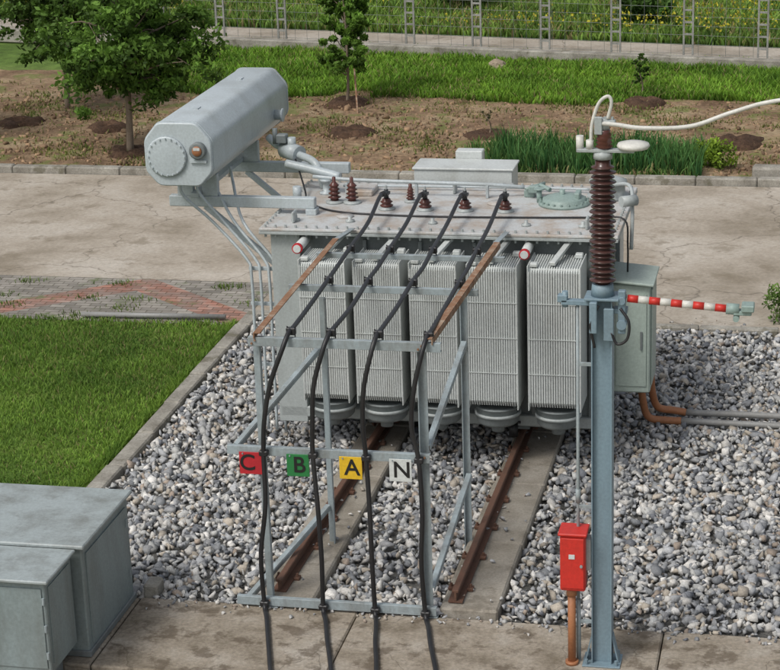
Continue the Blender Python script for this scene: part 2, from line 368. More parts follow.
for ri,(a,c) in enumerate(RX):
    npan=21;st=(c-a)/npan
    for i in range(npan):
        x0=a+st*(i+.5)
        y0,y1,z0,z1=19.32,19.84,.83,2.34
        prof=[(y0,z0+.05),(y0+.03,z0),(y1,z0),(y1,z1),(y0+.05,z1),(y0,z1-.04)]
        t=.0065
        L=[b.verts.new((x0-t,py,pz)) for py,pz in prof]
        Rr=[b.verts.new((x0+t,py,pz)) for py,pz in prof]
        b.faces.new(L);b.faces.new(Rr[::-1])
        for k in range(6):
            j=(k+1)%6;b.faces.new((L[k],L[j],Rr[j],Rr[k]))
        xbox(b,x0-.0095,x0+.0095,y0-.006,y0+.02,z0+.055,z1-.045,.003)
    # filler block added in the panel paint so the fin gaps don't go black
    xbox(hb,a+.01,c-.01,19.345,19.82,.86,2.325,.004)
    for zz in (.90,2.25):
        cyl(hb,((a+c)/2,19.78,zz),((a+c)/2,19.99,zz),.04,seg=14)
    for zz in (1.20,1.58,1.96): xbox(hb,a,c,19.306,19.313,zz-.004,zz+.004,0)
    m=(a+c)/2+.08
    beam(hb,(m-.10,19.36,2.375),(m+.02,19.98,2.47),.06,.035)
    for q in (a-.004,c-.008): xbox(hb,q,q+.012,19.31,19.84,.80,2.36,.002)
    xbox(hb,a+.02,a+.10,19.34,19.42,2.34,2.38,.008);xbox(hb,c-.10,c-.02,19.70,19.78,2.34,2.39,.008)
    mx=(a+c)/2
    lathe(fb,(mx,19.60,.54),[(.10,0),(.20,.02),(.225,.05),(.225,.20),(.24,.205),(.24,.22),(.2,.22)],28)
    lathe(T('fan_rings','grey'),(mx,19.60,.66),[(.228,0),(.245,.0),(.245,.03),(.228,.03)],28)
    cyl(T('fan_motors','grey_dark'),(mx,19.60,.46),(mx,19.60,.54),.07,seg=14)
    for q in (-.19,.19): xbox(fb,mx+q-.012,mx+q+.012,19.5,19.52,.70,.84,0)
vb=T('valve_caps','whitesign');vr=T('valve_cap_rims','redsign')
for xx in (-5.33,-2.93):
    cyl(vb,(xx,19.55,2.42),(xx,19.95,2.42),.05,seg=16); cyl(vr,(xx,19.52,2.42),(xx,19.56,2.42),.056,seg=18); cyl(vb,(xx,19.51,2.42),(xx,19.53,2.42),.042,seg=16)
b=T('undercarriage','grey_dark')
for xx in (-4.67,-3.07):
    beam(b,(xx,20.1,.34),(xx,21.7,.34),.18,.10)
    for yy in (20.25,21.5):
        cyl(T('wheels','railrust'),(xx-.05,yy,.33),(xx+.05,yy,.33),.10,seg=20);cyl(T('wheels','railrust'),(xx-.07,yy,.33),(xx-.05,yy,.33),.13,seg=20)
        cyl(b,(xx-.13,yy,.33),(xx+.13,yy,.33),.035,seg=12)
b=T('drain_valve','rubber');cyl(b,(-3.12,19.86,.30),(-3.12,19.86,.44),.05,seg=14);cyl(b,(-3.12,19.9,.38),(-3.12,20.1,.38),.04,seg=12);cyl(b,(-3.20,19.86,.46),(-3.04,19.86,.46),.015,seg=8)
CX=[(-4.45,-4.62),(-4.09,-4.19),(-3.67,-3.75),(-3.23,-3.31)]
bp=T('bushing_porcelain','redbrown');bb=T('bushing_terminals','rubber');bf=T('bushing_flanges','grey')
for _,xx in CX:
    lathe(bf,(xx,20.72,2.556),[(.095,0),(.095,.016),(.07,.02),(.07,.03),(.03,.03)],20)
    lathe(bp,(xx,20.72,2.58),[(.055,0),(.075,.02),(.05,.035),(.05,.045),(.07,.06),(.047,.075),(.045,.09),(.035,.10)],20)
    cyl(bb,(xx,20.72,2.66),(xx,20.72,2.78),.03,.022,seg=12); xbox(bb,xx-.04,xx+.04,20.60,20.75,2.725,2.755,.004)
    cyl(bf,(xx,20.72,2.78),(xx,20.72,2.82),.014,seg=8)
for xx,yy,s in ((-5.26,20.95,1),(-5.06,20.95,1),(-4.42,21.05,.7)):
    lathe(bf,(xx,yy,2.556),[(.10*s,0),(.10*s,.02),(.05*s,.03),(.03,.03)],18)
    pr=[(.05*s,.02)]
    for k in range(4): pr+=[(.042*s,.05*s+k*.045*s),(.075*s-.006*k,.065*s+k*.045*s),(.042*s,.08*s+k*.045*s)]
    pr+=[(.02,.24*s),(.02,.29*s),(.005,.30*s)]
    lathe(bp,(xx,yy,2.556),pr,18)
b=T('tap_changer_head','green')
lathe(b,(-2.72,21.1,2.556),[(.28,0),(.28,.03),(.235,.035),(.235,.07),(.20,.08),(.15,.10),(.05,.11),(.001,.11)],32)
for i in range(20):
    t=i*math.pi/10;cyl(b,(-2.72+.258*math.cos(t),21.1+.258*math.sin(t),2.58),(-2.72+.258*math.cos(t),21.1+.258*math.sin(t),2.61),.014,seg=6)
xbox(b,-2.60,-2.54,21.0,21.2,2.63,2.70,.01);cyl(b,(-2.74,21.1,2.6),(-2.74,21.1,2.72),.03,seg=12)
tube(b,[(-3.12,21.45,2.56),(-3.12,21.45,2.64),(-3.02,21.4,2.68),(-2.9,21.3,2.66)],.025)
xbox(b,-3.2,-3.08,21.35,21.47,2.556,2.64,.01);xbox(b,-3.14,-3.02,21.28,21.36,2.62,2.70,.01);cyl(b,(-3.17,21.3,2.66),(-2.98,21.45,2.70),.02,seg=10)
cyl(b,(-3.0,21.15,2.556),(-3.0,21.15,2.70),.03,seg=12);cyl(b,(-3.0,21.15,2.70),(-3.0,21.15,2.715),.06,seg=16)
b=T('drive_head','grey')
lathe(b,(-2.28,21.45,2.556),[(.23,0),(.23,.03),(.19,.035),(.19,.16),(.21,.165),(.21,.19),(.12,.22),(.001,.22)],28)
cyl(b,(-2.05,20.6,2.72),(-1.90,20.7,2.72),.06,seg=16);tube(b,[(-2.25,21.2,2.75),(-2.0,21.0,2.8),(-1.94,20.7,2.6),(-1.94,20.6,2.2)],.020)
b=T('rear_radiators','rad')
a,c=-4.58,-3.44
xbox(b,a,c,22.05,22.08,.7,2.68,.004);xbox(b,a,a+.02,22.081,22.5,.7,2.68,0);xbox(b,c-.02,c,22.081,22.5,.7,2.68,0)
xbox(b,a-.02,c+.02,22.03,22.52,2.685,2.71,.006)
xbox(b,-4.18,-3.86,22.53,22.7,2.55,2.80,.01)
for a,c in ((-5.5,-4.85),(-3.3,-2.9),(-2.8,-2.2)):
    for i in range(18):
        x0=a+(c-a)*(i+.5)/18;xbox(b,x0-.008,x0+.008,22.0,22.5,.7,2.40,0)
xbox(b,-5.4,-2.3,21.75,22.02,2.1,2.2,.01)
b=T('cover_pipework','cons')
tube(b,[(-5.95,21.5,2.86),(-5.6,21.45,2.80),(-5.3,21.4,2.74)],.05,12)
tube(b,[(-5.6,21.35,2.75),(-5.0,21.30,2.73),(-3.7,21.30,2.71),(-3.2,21.4,2.66)],.022,8)
tube(b,[(-5.3,21.55,2.60),(-4.2,21.60,2.60),(-2.9,21.62,2.60),(-2.5,21.6,2.6)],.014,8)
for xx in (-5.2,-4.4,-3.6): xbox(b,xx-.015,xx+.015,21.27,21.33,2.556,2.70,.003)
cyl(b,(-5.70,21.0,2.56),(-5.70,21.0,2.72),.05,seg=12);lathe(b,(-5.45,21.35,2.556),[(.08,0),(.08,.02),(.04,.03),(.04,.14),(.07,.145),(.07,.17),(.001,.17)],14)
# conservator
cx,cz=-6.68,3.33;hw,hh,ch=.375,.345,.16;y0,y1=19.85,23.05
b=T('conservator','cons')
pf=[(-hw,-hh+ch),(-hw+ch*.9,-hh),(hw-ch*.9,-hh),(hw,-hh+ch),(hw,hh-ch*1.2),(hw-ch,hh),(-hw+ch,hh),(-hw,hh-ch*1.2)]
# round every corner of the section a little
prof=[]
for k in range(8):
    p=Vector(pf[k]);pa_=Vector(pf[k-1]);pb_=Vector(pf[(k+1)%8]);da=(pa_-p).normalized()*.05;db=(pb_-p).normalized()*.05
    for t in (0,.25,.5,.75,1): prof.append(((p+da)*(1-t)**2+p*2*t*(1-t)+(p+db)*t*t))
def ring(y,s): return [b.verts.new((cx+q.x*s,y,cz+q.y*s)) for q in prof]
rg=[ring(y0,.955),ring(y0+.006,.985),ring(y0+.022,1),ring(y1-.022,1),ring(y1-.006,.985),ring(y1,.955)]
b.faces.new(rg[0]);b.faces.new(rg[-1][::-1])
for A,B in zip(rg,rg[1:]):
    for k in range(len(A)): j=(k+1)%len(A);f=b.faces.new((A[k],B[k],B[j],A[j]));f.smooth=True
rr=T('conservator_rim','cons')
def band(y,w):
    s=1.018;A=[rr.verts.new((cx+q.x*s,y,cz+q.y*s)) for q in prof];B=[rr.verts.new((cx+q.x*s,y+w,cz+q.y*s)) for q in prof]
    for k in range(len(A)): j=(k+1)%len(A);rr.faces.new((A[k],B[k],B[j],A[j]))
    rr.faces.new(A);rr.faces.new(B[::-1])
band(y0+.05,.012);band(y1-.08,.02)
lathe(rr,(cx-.12,y0-.003,cz-.02),[(.22,0),(.22,.022),(.20,.026),(.001,.03)],32,(0,-1,0))
for i in range(20):
    t=i*math.pi/10;cyl(rr,(cx-.12+.20*math.cos(t),y0-.02,cz-.02+.20*math.sin(t)),(cx-.12+.20*math.cos(t),y0-.045,cz-.02+.20*math.sin(t)),.010,seg=6)
lathe(T('oil_gauge_rim','grey_dark'),(cx+.235,y0-.003,cz+.055),[(.09,0),(.09,.06),(.075,.065),(.001,.06)],24,(0,-1,0))
lathe(T('oil_gauge_glass','orange'),(cx+.235,y0-.068,cz+.055),[(.055,0),(.05,.012),(.001,.014)],24,(0,-1,0))
xbox(T('oil_gauge_face','whitesign'),cx+.20,cx+.27,y0-.086,y0-.08,cz+.065,cz+.095,0)
xbox(rr,cx+.14,cx+.32,y0-.03,y0-.005,cz-.08,cz-.05,0)
lathe(rr,(cx+hw,22.4,cz-.1),[(.06,0),(.06,.08),(.08,.085),(.08,.1),(.02,.1)],18,(1,0,0))
for yy in (20.6,22.3): xbox(rr,cx-.03,cx+.03,yy-.06,yy+.06,cz+hh,cz+hh+.012,.0)
b=T('conservator_bracket','cons')
for yy in (20.45,22.1):
    xbox(b,-7.0,-5.35,yy-.05,yy+.05,2.62,2.74,.008)
    xbox(b,-6.9,-6.72,yy-.04,yy+.04,2.74,2.985,.006);xbox(b,-6.62,-6.44,yy-.04,yy+.04,2.74,2.985,.006)
    beam(b,(-6.6,yy,2.62),(-5.68,yy,1.85),.06,.06)
xbox(b,-6.72,-6.62,20.3,22.3,2.745,2.80,.006)
xbox(b,-5.45,-5.33,20.38,20.52,2.556,2.62,.006)
b=T('gas_relay','cons')
tube(b,[(-6.28,22.0,3.05),(-6.15,21.9,2.98),(-5.85,21.7,2.92),(-5.6,21.5,2.86),(-5.5,21.45,2.6)],.045,12)
cyl(b,(-6.06,21.85,2.95),(-5.84,21.7,2.92),.10,seg=16);cyl(b,(-5.95,21.78,2.95),(-5.95,21.78,3.10),.05,seg=14)
cyl(T('relay_valve','grey_dark'),(-6.15,21.8,3.02),(-6.15,21.8,3.2),.03,seg=10);xbox(T('relay_valve','grey_dark'),-6.12,-6.0,21.72,21.84,3.04,3.14,.01)
b=T('side_pipes','cons')
for k,(xa,ya) in enumerate(((-6.75,20.1),(-6.62,20.25),(-6.5,20.5),(-6.4,20.8))):
    xe=-6.02+.10*k
    tube(b,[(xa,ya,2.99),(xa+.02,ya,2.82),(xa+.28,20.25,2.5),(xe-.06,20.15,2.12),(xe,20.12,1.9),(xe,20.12,1.0),(xe,20.12,.15)],.017,8,5)
for zz in (.9,1.6,2.0):
    xbox(b,-6.06,-5.64,20.16,20.19,zz-.02,zz+.02,.003)
b=T('mechanism_cabinet','mech'); xbox(b,-2.09,-1.69,20.1,20.70,.76,1.96,.015)
xbox(b,-2.05,-1.73,20.085,20.099,.84,1.86,.006)
xbox(b,-1.686,-1.672,20.15,20.65,.84,1.90,.006)
r=Matrix.Rotation(math.radians(5),3,'Y');xbox(b,-2.13,-1.65,20.04,20.76,1.975,2.0,.006,r)
xbox(b,-2.15,-2.09,20.2,20.6,.9,1.0,.005);xbox(b,-2.15,-2.09,20.2,20.6,1.7,1.8,.005)
cyl(T('cabinet_handle','grey_dark'),(-1.78,20.075,1.25),(-1.78,20.075,1.45),.012,seg=8)
T.done()
P=G('cable_conduits',(-1.2,21.1,0))
b=P('elbows','orange')
tube(b,[(-1.84,20.6,.80),(-1.85,20.9,.62),(-1.84,21.0,.35),(-1.78,21.05,.14),(-1.60,21.1,.09),(-1.42,21.1,.09)],.042,12)
tube(b,[(-1.74,20.6,.85),(-1.76,21.05,.66),(-1.75,21.15,.40),(-1.69,21.22,.20),(-1.52,21.27,.15),(-1.38,21.27,.13)],.042,12)
b=P('straight_runs','pipe')
tube(b,[(-1.44,21.1,.09),(0,21.1,.08),(5,21.1,.08)],.036,12);tube(b,[(-1.40,21.27,.13),(0,21.3,.12),(5,21.3,.11)],.036,12)
P.done()

# ------------------------------------------------------------------ rails
for xa,xb_,cl,cr in ((-4.72,-4.62,-4.90,-4.38),(-3.08,-3.07,-3.20,-2.67)):
    Rg=G('rail_track',(xa,18,0))
    b=Rg('concrete_beam','conc');yy=16.0
    while yy<22: 
        xbox(b,cl+random.uniform(-.01,.01),cr+random.uniform(-.01,.01),yy+.003,yy+1.497,-.05,.115+random.uniform(-.006,.006),.018);yy+=1.5
    b=Rg('steel_rail','railrust')
    beam(b,(xa,16.1,.13),(xb_,21.9,.13),.13,.016,0);beam(b,(xa,16.1,.18),(xb_,21.9,.18),.02,.09,0);beam(b,(xa,16.1,.232),(xb_,21.9,.232),.06,.03,.006)
    for k in range(8):
        yy=16.4+.7*k;t=(yy-16.1)/5.8;xx=xa+(xb_-xa)*t
        for s in (-1,1): xbox(b,xx+s*.085-.03,xx+s*.085+.03,yy-.04,yy+.04,.116,.145,.004);cyl(b,(xx+s*.09,yy,.14),(xx+s*.09,yy,.175),.013,seg=6)
    Rg.done()

# ------------------------------------------------------------------ cable support frame
Fm=G('cable_support_frame',(-4.0,16.7,0))
b=Fm('posts','steel')
angle(b,(-4.78,16.02,.04),(-4.78,16.02,2.58),.07);angle(b,(-3.30,16.02,.04),(-3.30,16.02,2.58),.07,flip=-1)
angle(b,(-4.50,17.28,0),(-4.50,17.28,2.60),.06);angle(b,(-3.20,17.52,0),(-3.20,17.52,2.60),.06,flip=-1)
for xx,yy in ((-4.78,16.0),(-3.30,16.0)): xbox(b,xx-.09,xx+.09,yy-.08,yy+.06,.041,.055,.003)
b=Fm('cross_beams','steel')
def chan(x0,x1,y,z,h=.085,w=.05):
    xbox(b,x0,x1,y-w/2,y-w/2+.008,z-h/2,z+h/2,.002)
    xbox(b,x0,x1,y-w/2+.009,y+w/2,z+h/2-.008,z+h/2,.001);xbox(b,x0,x1,y-w/2+.009,y+w/2,z-h/2,z-h/2+.008,.001)
chan(-5.08,-3.24,15.94,1.575,.08);chan(-5.07,-3.22,15.94,.105,.08);chan(-4.83,-3.12,15.94,2.60,.08)
chan(-4.90,-3.08,17.6,2.59,.06);chan(-4.90,-3.0,18.7,2.60,.05)
b=Fm('braces','steel')
angle(b,(-4.52,17.24,2.15),(-5.02,16.0,1.60),.05);angle(b,(-3.20,17.47,2.15),(-3.28,16.02,1.66),.05)
angle(b,(-4.52,17.24,.52),(-4.98,16.0,.12),.05);angle(b,(-3.18,17.47,.82),(-3.28,16.02,.30),.05)
b=Fm('bolts','rust')
for xx in (-4.78,-3.30):
    for zz in (.105,1.575,2.6):
        for s in (-.015,.015): cyl(b,(xx+s,15.90,zz+s),(xx+s,15.914,zz+s),.010,seg=6)
b=Fm('rusty_arms','rust')
angle(b,(-4.74,15.9,2.685),(-4.80,19.1,2.66),.06,.010);angle(b,(-3.22,15.9,2.685),(-3.14,19.1,2.66),.06,.010,flip=-1)
for xx in (-4.79,-3.15): angle(Fm('arm_ends','steel'),(xx,19.1,2.66),(xx,19.8,2.58),.055)
b=Fm('cable_clamps','rubber')
def cablex(i,y): a,c=CX[i];return a+(c-a)*(y-16)/(20.6-16)
for i in range(4):
    for y,z in ((17.6,2.66),(18.7,2.665),(15.97,2.68)):
        xx=cablex(i,y);xbox(b,xx-.042,xx+.042,y-.025,y+.025,z-.022,z+.044,.008)
        cyl(b,(xx-.034,y,z-.07),(xx-.034,y,z+.055),.006,seg=6);cyl(b,(xx+.034,y,z-.07),(xx+.034,y,z+.055),.006,seg=6)
LX=[(-4.50,-4.69,-4.73,-4.80,-4.52),(-4.14,-4.27,-4.28,-4.25,-3.98),(-3.71,-3.81,-3.80,-3.77,-3.57),(-3.27,-3.37,-3.33,-3.31,-3.06)]
for i in range(4):
    for zz in (1.575,.105): 
        xx=LX[i][2] if zz>1 else LX[i][3]
        xbox(b,xx-.04,xx+.04,15.85,15.914,zz-.025,zz+.025,.008)
Fm.done()
for i in range(4):
    Cb=G('power_cable',(cablex(i,18),18,2.7));b=Cb('cable','rubber')
    a,c=CX[i];L=LX[i];w1=random.uniform(-.018,.018);w2=random.uniform(-.012,.012)
    pts=[(c,20.66,2.75),(c,20.4,2.775),(cablex(i,19.6)+w2,19.6,2.70),(cablex(i,18.7),18.7,2.69),(cablex(i,18.1)-w2,18.1,2.675),(cablex(i,17.6),17.6,2.685),(cablex(i,16.8)+w1*.5,16.8,2.675),(a,16.1,2.70),
     (a-.01,15.93,2.69),(L[0],15.82,2.56),(L[0]*.5+L[1]*.5-.02,15.80,2.25),(L[1]+w1*.5,15.84,1.9),(L[2],15.87,1.575),(L[2]*.6+L[3]*.4+.02+w2,15.84,1.1),(L[3]*.8+L[2]*.2+w1,15.85,.6),(L[3],15.87,.105),
     (L[3]*.75+L[4]*.25+.0,15.68,.07),(L[4]+(L[3]-L[4])*.4+w2*.5,15.35,.063),(L[4],15.0,.063),(L[4]*2-L[3]+(L[3]-L[4])*.45,14.5,.063)]
    tube(b,pts,.0215,10,8)
    b=Cb('cable_lug','rubber');cyl(b,(c,20.5,2.775),(c,20.70,2.745),.03,seg=12)
    Cb.done()
for ch,x0,x1,m in (('C',-4.965,-4.755,'redsign'),('B',-4.53,-4.325,'greensign'),('A',-4.05,-3.845,'yellowsign'),('N',-3.60,-3.40,'whitesign')):
    S=G('phase_letter_sign',((x0+x1)/2,15.9,1.46));b=S('plate',m);xbox(b,x0,x1,15.895,15.903,1.36,1.57,.002)
    cyl(S('bolts','steel'),((x0+x1)/2-.07,15.885,1.555),((x0+x1)/2-.07,15.91,1.555),.008,seg=6)
    cu=bpy.data.curves.new('t','FONT');cu.body=ch;cu.size=.21;cu.align_x='CENTER';cu.align_y='CENTER';cu.extrude=.0015;cu.offset=.0025
    to=bpy.data.objects.new('t',cu);COL.objects.link(to);bpy.context.view_layer.update()
    me=bpy.data.meshes.new_from_object(to.evaluated_get(bpy.context.evaluated_depsgraph_get()));bpy.data.objects.remove(to)
    me.transform(Matrix.Translation(((x0+x1)/2+(-.03 if ch=='C' else .012),15.8925,1.465))@Matrix.Rotation(math.pi/2,4,'X'))
    me.materials.clear();me.materials.append(M['black']);o=bpy.data.objects.new('letter',me);COL.objects.link(o);S.add(o);S.done()

# ------------------------------------------------------------------ disconnector pole
px,py=-1.67,15.33
D=G('insulator_pole',(px,py,0))
b=D('column','pole')
xbox(b,px-.085,px-.074,py-.08,py+.08,.055,3.28,.002);xbox(b,px+.074,px+.085,py-.08,py+.08,.055,3.28,.002);xbox(b,px-.073,px+.073,py-.03,py-.02,.055,3.28,.001)
xbox(b,px-.16,px+.16,py-.13,py+.13,.041,.054,.003)
for sx in (-1,1):
    beam(b,(px+sx*.085,py,.30),(px+sx*.14,py,.05),.012,.10,0)
    for sy in (-1,1): cyl(b,(px+sx*.125,py+sy*.1,.05),(px+sx*.125,py+sy*.1,.10),.014,seg=6)
b=D('head_plate','pole'); xbox(b,px-.14,px+.14,py-.12,py+.12,3.281,3.30,.004);cyl(b,(px,py,3.30),(px,py,3.40),.095,.085,seg=20)
xbox(b,px-.09,px-.03,py-.16,py-.10,3.02,3.28,.006)
xbox(b,px-.33,px-.09,py-.05,py+.02,3.22,3.26,.004);xbox(b,px-.36,px-.28,py-.05,py+.03,3.24,3.30,.006);cyl(b,(px-.3,py-.02,3.2),(px-.3,py-.02,3.33),.025,seg=12)
b=D('porcelain_insulator','brown')
pr=[(.06,3.39)];z=3.42;i=0
while z<4.38:
    R=.108 if i%2==0 else .094
    pr+=[(.060,z),(R,z+.010),(R-.006,z+.018),(.062,z+.028)];z+=.040;i+=1
pr+=[(.06,4.42)]
lathe(b,(px,py,0),pr,28)
b=D('insulator_cap','grey');lathe(b,(px,py,4.42),[(.075,0),(.075,.05),(.05,.055),(.05,.09)],20)
xbox(b,px-.20,px+.25,py-.05,py+.03,4.475,4.50,.004)
b=D('arrester_body','redbrown');lathe(b,(px+.01,py,4.50),[(.05,0),(.07,.02),(.05,.035),(.066,.05),(.05,.065),(.066,.08),(.05,.095),(.06,.11),(.045,.13),(.05,.15)],18)
b=D('terminal','grey');cyl(b,(px+.01,py,4.65),(px+.01,py,4.74),.04,seg=14);xbox(b,px-.05,px+.10,py-.04,py+.03,4.70,4.73,.006)
xbox(b,px-.06,px+.0,py-.06,py-.03,4.62,4.76,.005)
for q in (-.035,.02,.075): cyl(b,(px+q,py-.01,4.73),(px+q,py-.01,4.755),.012,seg=6)
b=D('white_fittings','white');cyl(b,(px-.18,py,4.47),(px-.18,py,4.60),.03,seg=16);cyl(b,(px-.10,py-.02,4.50),(px-.10,py-.02,4.57),.03,seg=14)
lathe(b,(px+.24,py-.02,4.50),[(.05,0),(.115,.01),(.13,.03),(.12,.05),(.06,.065),(.001,.07)],28)
b=D('switch_bracket','pole')
xbox(b,px+.09,px+.20,py-.05,py+.05,3.16,3.20,.004);xbox(b,px+.13,px+.19,py-.08,py-.02,3.0,3.36,.006);cyl(b,(px+.16,py-.1,3.08),(px+.16,py+.06,3.08),.04,seg=14)
cyl(b,(px+.16,py-.1,3.28),(px+.16,py+.06,3.28),.03,seg=14);xbox(b,px+.02,px+.10,py-.12,py-.09,2.95,3.22,.005)
b=D('hose_loop','rubber');tube(b,[(px+.15,py-.09,3.22),(px+.22,py-.12,3.12),(px+.21,py-.13,2.98),(px+.13,py-.12,2.93),(px+.08,py-.11,3.02)],.012,8)
tube(b,[(px-.02,py-.13,3.25),(px-.08,py-.15,3.1),(px-.05,py-.14,2.9)],.012,8)
n=9;xa,xe=px+.20,px+.98
for k in range(n):
    a=xa+(xe-xa)*k/n;c=xa+(xe-xa)*(k+1)/n;za=3.285-.06*k/n;zc=3.285-.06*(k+1)/n
    cyl(D('arm_red_bands' if k%2==0 else 'arm_white_bands','red' if k%2==0 else 'white'),(a,py-.02,za),(c,py-.02,zc),.031 if k%2==0 else .030,seg=16)
b=D('arm_end_contact','green');cyl(b,(xe,py-.02,3.225),(xe+.10,py-.02,3.22),.045,seg=16);xbox(b,xe+.06,xe+.20,py-.06,py+.03,3.18,3.215,.005);xbox(b,xe+.12,xe+.22,py-.09,py+.05,3.215,3.27,.008);cyl(b,(xe+.08,py-.06,3.15),(xe+.08,py+.04,3.15),.025,seg=10)
b=D('operating_rod','steel');cyl(b,(px-.20,py-.02,.3),(px-.20,py-.02,3.22),.014,seg=10);cyl(b,(px-.20,py-.02,.06),(px-.20,py-.02,.62),.020,seg=12);cyl(b,(px-.20,py-.02,1.5),(px-.20,py-.02,1.62),.022,seg=12)
for zz in (.4,1.45,2.7): xbox(b,px-.20,px-.085,py-.03,py-.01,zz,zz+.03,.002)
b=D('junction_box','grey');xbox(b,px-.15,px-.088,py-.10,py+.02,.92,1.20,.006)
D.done()
W=G('overhead_conductor',(px,py,4.8));b=W('insulated_wire','white')
tube(b,[(px-.09,py-.03,4.55),(px-.08,py-.03,4.70),(px-.03,py-.03,4.86),(px+.04,py-.03,4.92),(px+.07,py-.03,4.87),(px+.04,py-.02,4.74)],.014,10)
tube(b,[(px-.05,py-.04,4.71),(px+.10,py-.04,4.70),(px+.32,py-.04,4.675),(px+.68,py-.02,4.69),(px+1.0,py,4.80),(px+1.35,py,4.895),(px+2.2,py,5.0),(px+6,py+.1,5.5),(px+14,py+.2,6.6)],.017,10)
W.done()
B=G('red_alarm_box',(-1.90,15.25,0));b=B('box','red');xbox(b,-2.005,-1.795,15.15,15.36,.76,1.26,.012);xbox(b,-2.02,-1.78,15.13,15.375,1.262,1.285,.006);xbox(b,-1.995,-1.805,15.138,15.149,.79,1.24,.003)
xbox(B('label','whitesign'),-1.93,-1.88,15.133,15.137,1.06,1.10,0);cyl(B('latch','steel'),(-1.825,15.12,1.0),(-1.825,15.14,1.0),.012,seg=10)
b=B('conduit_stand','orange');cyl(b,(-1.92,15.25,.041),(-1.92,15.25,.76),.034,seg=16);cyl(b,(-1.92,15.25,.68),(-1.92,15.25,.75),.044,seg=16);cyl(b,(-1.92,15.25,.041),(-1.92,15.25,.07),.056,seg=16);B.done()

# ------------------------------------------------------------------ cabinets bottom-left
K=G('electrical_cabinet',(-6.8,15.3,0));b=K('body','cab');xbox(b,-7.72,-6.07,14.76,15.94,.041,1.07,.012)
xbox(K('roof','cabtop'),-7.78,-6.03,14.71,15.99,1.072,1.11,.01)
b=K('door_panels','cab');xbox(b,-6.069,-6.058,14.84,15.86,.14,.99,.006)
for zz in (.3,.8): cyl(K('hinges','steel'),(-6.055,15.84,zz),(-6.055,15.84,zz+.08),.012,seg=8)
xbox(K('plinth','grey_dark'),-7.74,-6.05,14.74,15.96,.042,.10,.006);K.done()
K=G('cable_box',(-6.7,14.4,0));b=K('body','cab');xbox(b,-7.4,-6.15,14.10,14.70,.20,1.05,.01)
xbox(K('roof','cabtop'),-7.45,-6.10,14.04,14.705,1.052,1.082,.008)
b=K('doors','cab');xbox(b,-6.66,-6.18,14.088,14.099,.26,.99,.006);xbox(b,-7.36,-6.68,14.088,14.099,.26,.99,.006)
for zz in (.35,.60,.85): cyl(K('hinges','steel'),(-6.165,14.085,zz),(-6.165,14.085,zz+.06),.012,seg=8)
cyl(K('lock','steel'),(-6.64,14.06,.62),(-6.64,14.09,.62),.02,seg=12);xbox(K('lock_plate','steel'),-6.67,-6.61,14.08,14.087,.52,.72,.002)
b=K('end_panel','cab');xbox(b,-6.149,-6.141,14.16,14.64,.28,.98,.004)
b=K('legs','grey_dark')
for xx in (-7.3,-6.3): xbox(b,xx-.04,xx+.04,14.3,14.6,-.03,.2,.005)
K.done()

# ------------------------------------------------------------------ wall and fence
def fl(x): return 45.0+(x+14.42)*(42.36-45.0)/(13.52)
fd=math.atan2(42.36-45.0,13.52)
bm=bmesh.new()
beam(bm,(-40,fl(-40),.12),(22,fl(22),.12),.28,.32,.02);single('low_wall',bm,'kerb')
Fn=G('mesh_fence',(-6,fl(-6),0));b=Fn('posts','fencewhite')
w=Fn('wires','wire')
off=.45
dirv=Vector((math.cos(fd),math.sin(fd),0));nrm=Vector((-dirv.y,dirv.x,0))
for k in range(24):
    s=-10+1.62*k;c=Vector((-14.42,45.0,0))+dirv*(s+.62)+nrm*off
    for sx in (-.10,.10):
        p=c+dirv*sx;beam(b,p,p+Vector((0,0,2.6)),.04,.05,0)
    for z in np.arange(.15,2.6,.26):
        beam(b,c+dirv*-.10+Vector((0,0,z)),c+dirv*.10+Vector((0,0,z+.0)),.035,.04,0)
A=Vector((-14.42,45.0,0))+dirv*-10+nrm*off
for z in np.arange(.25,2.6,.2): cyl(w,A+Vector((0,0,z)),A+dirv*38+Vector((0,0,z)),.004,seg=4)
for i in range(127):
    p=A+dirv*(i*.3);cyl(w,p+Vector((0,0,.2)),p+Vector((0,0,2.55)),.004,seg=4)
Fn.done()
bm=bmesh.new();A=Vector((-40,fl(-40)+1.5,-.01));Bq=Vector((22,fl(22)+1.5,-.01))
vs=[bm.verts.new(v) for v in (A,Bq,Bq+Vector((0,1.5,0)),A+Vector((0,1.5,0)))];bm.faces.new(vs);single('footpath',bm,'road')

# ------------------------------------------------------------------ vegetation
n=105000;x=-7.46-rng.random(n)**1.15*7;y=rng.uniform(15.5,24.22,n)
hh=.055*(1+.4*np.clip(lump(x,y,2.2,1,51),-1,1.3))
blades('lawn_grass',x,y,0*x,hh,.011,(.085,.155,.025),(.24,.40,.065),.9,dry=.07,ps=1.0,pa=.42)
n=6000;x=-7.47-abs(rng.normal(0,.05,n));y=rng.uniform(16,24.2,n)
blades('verge_grass',x,y,0*x,.10,.012,(.08,.14,.02),(.22,.37,.055),.8)
cx_=rng.uniform(-13,-7.6,44);cy_=rng.choice([24.25,24.3,24.4,25.9,25.2,24.8],44);cx2=np.repeat(cx_,45)+rng.normal(0,.12,44*45);cy2=np.repeat(cy_,45)+rng.normal(0,.07,44*45)
blades('pavement_weeds',cx2,cy2,0*cx2,.05,.014,(.07,.12,.02),(.19,.29,.06),.9)
n=70000;x=rng.uniform(-14.2,4,n);y=38.7+rng.random(n)*(fl(x)-.15-38.7)
ed=38.95+.55*lump(x,y,1.4,1,9)+np.where(x<-9,.5,0);ok=(y>ed);x,y=x[ok],y[ok]
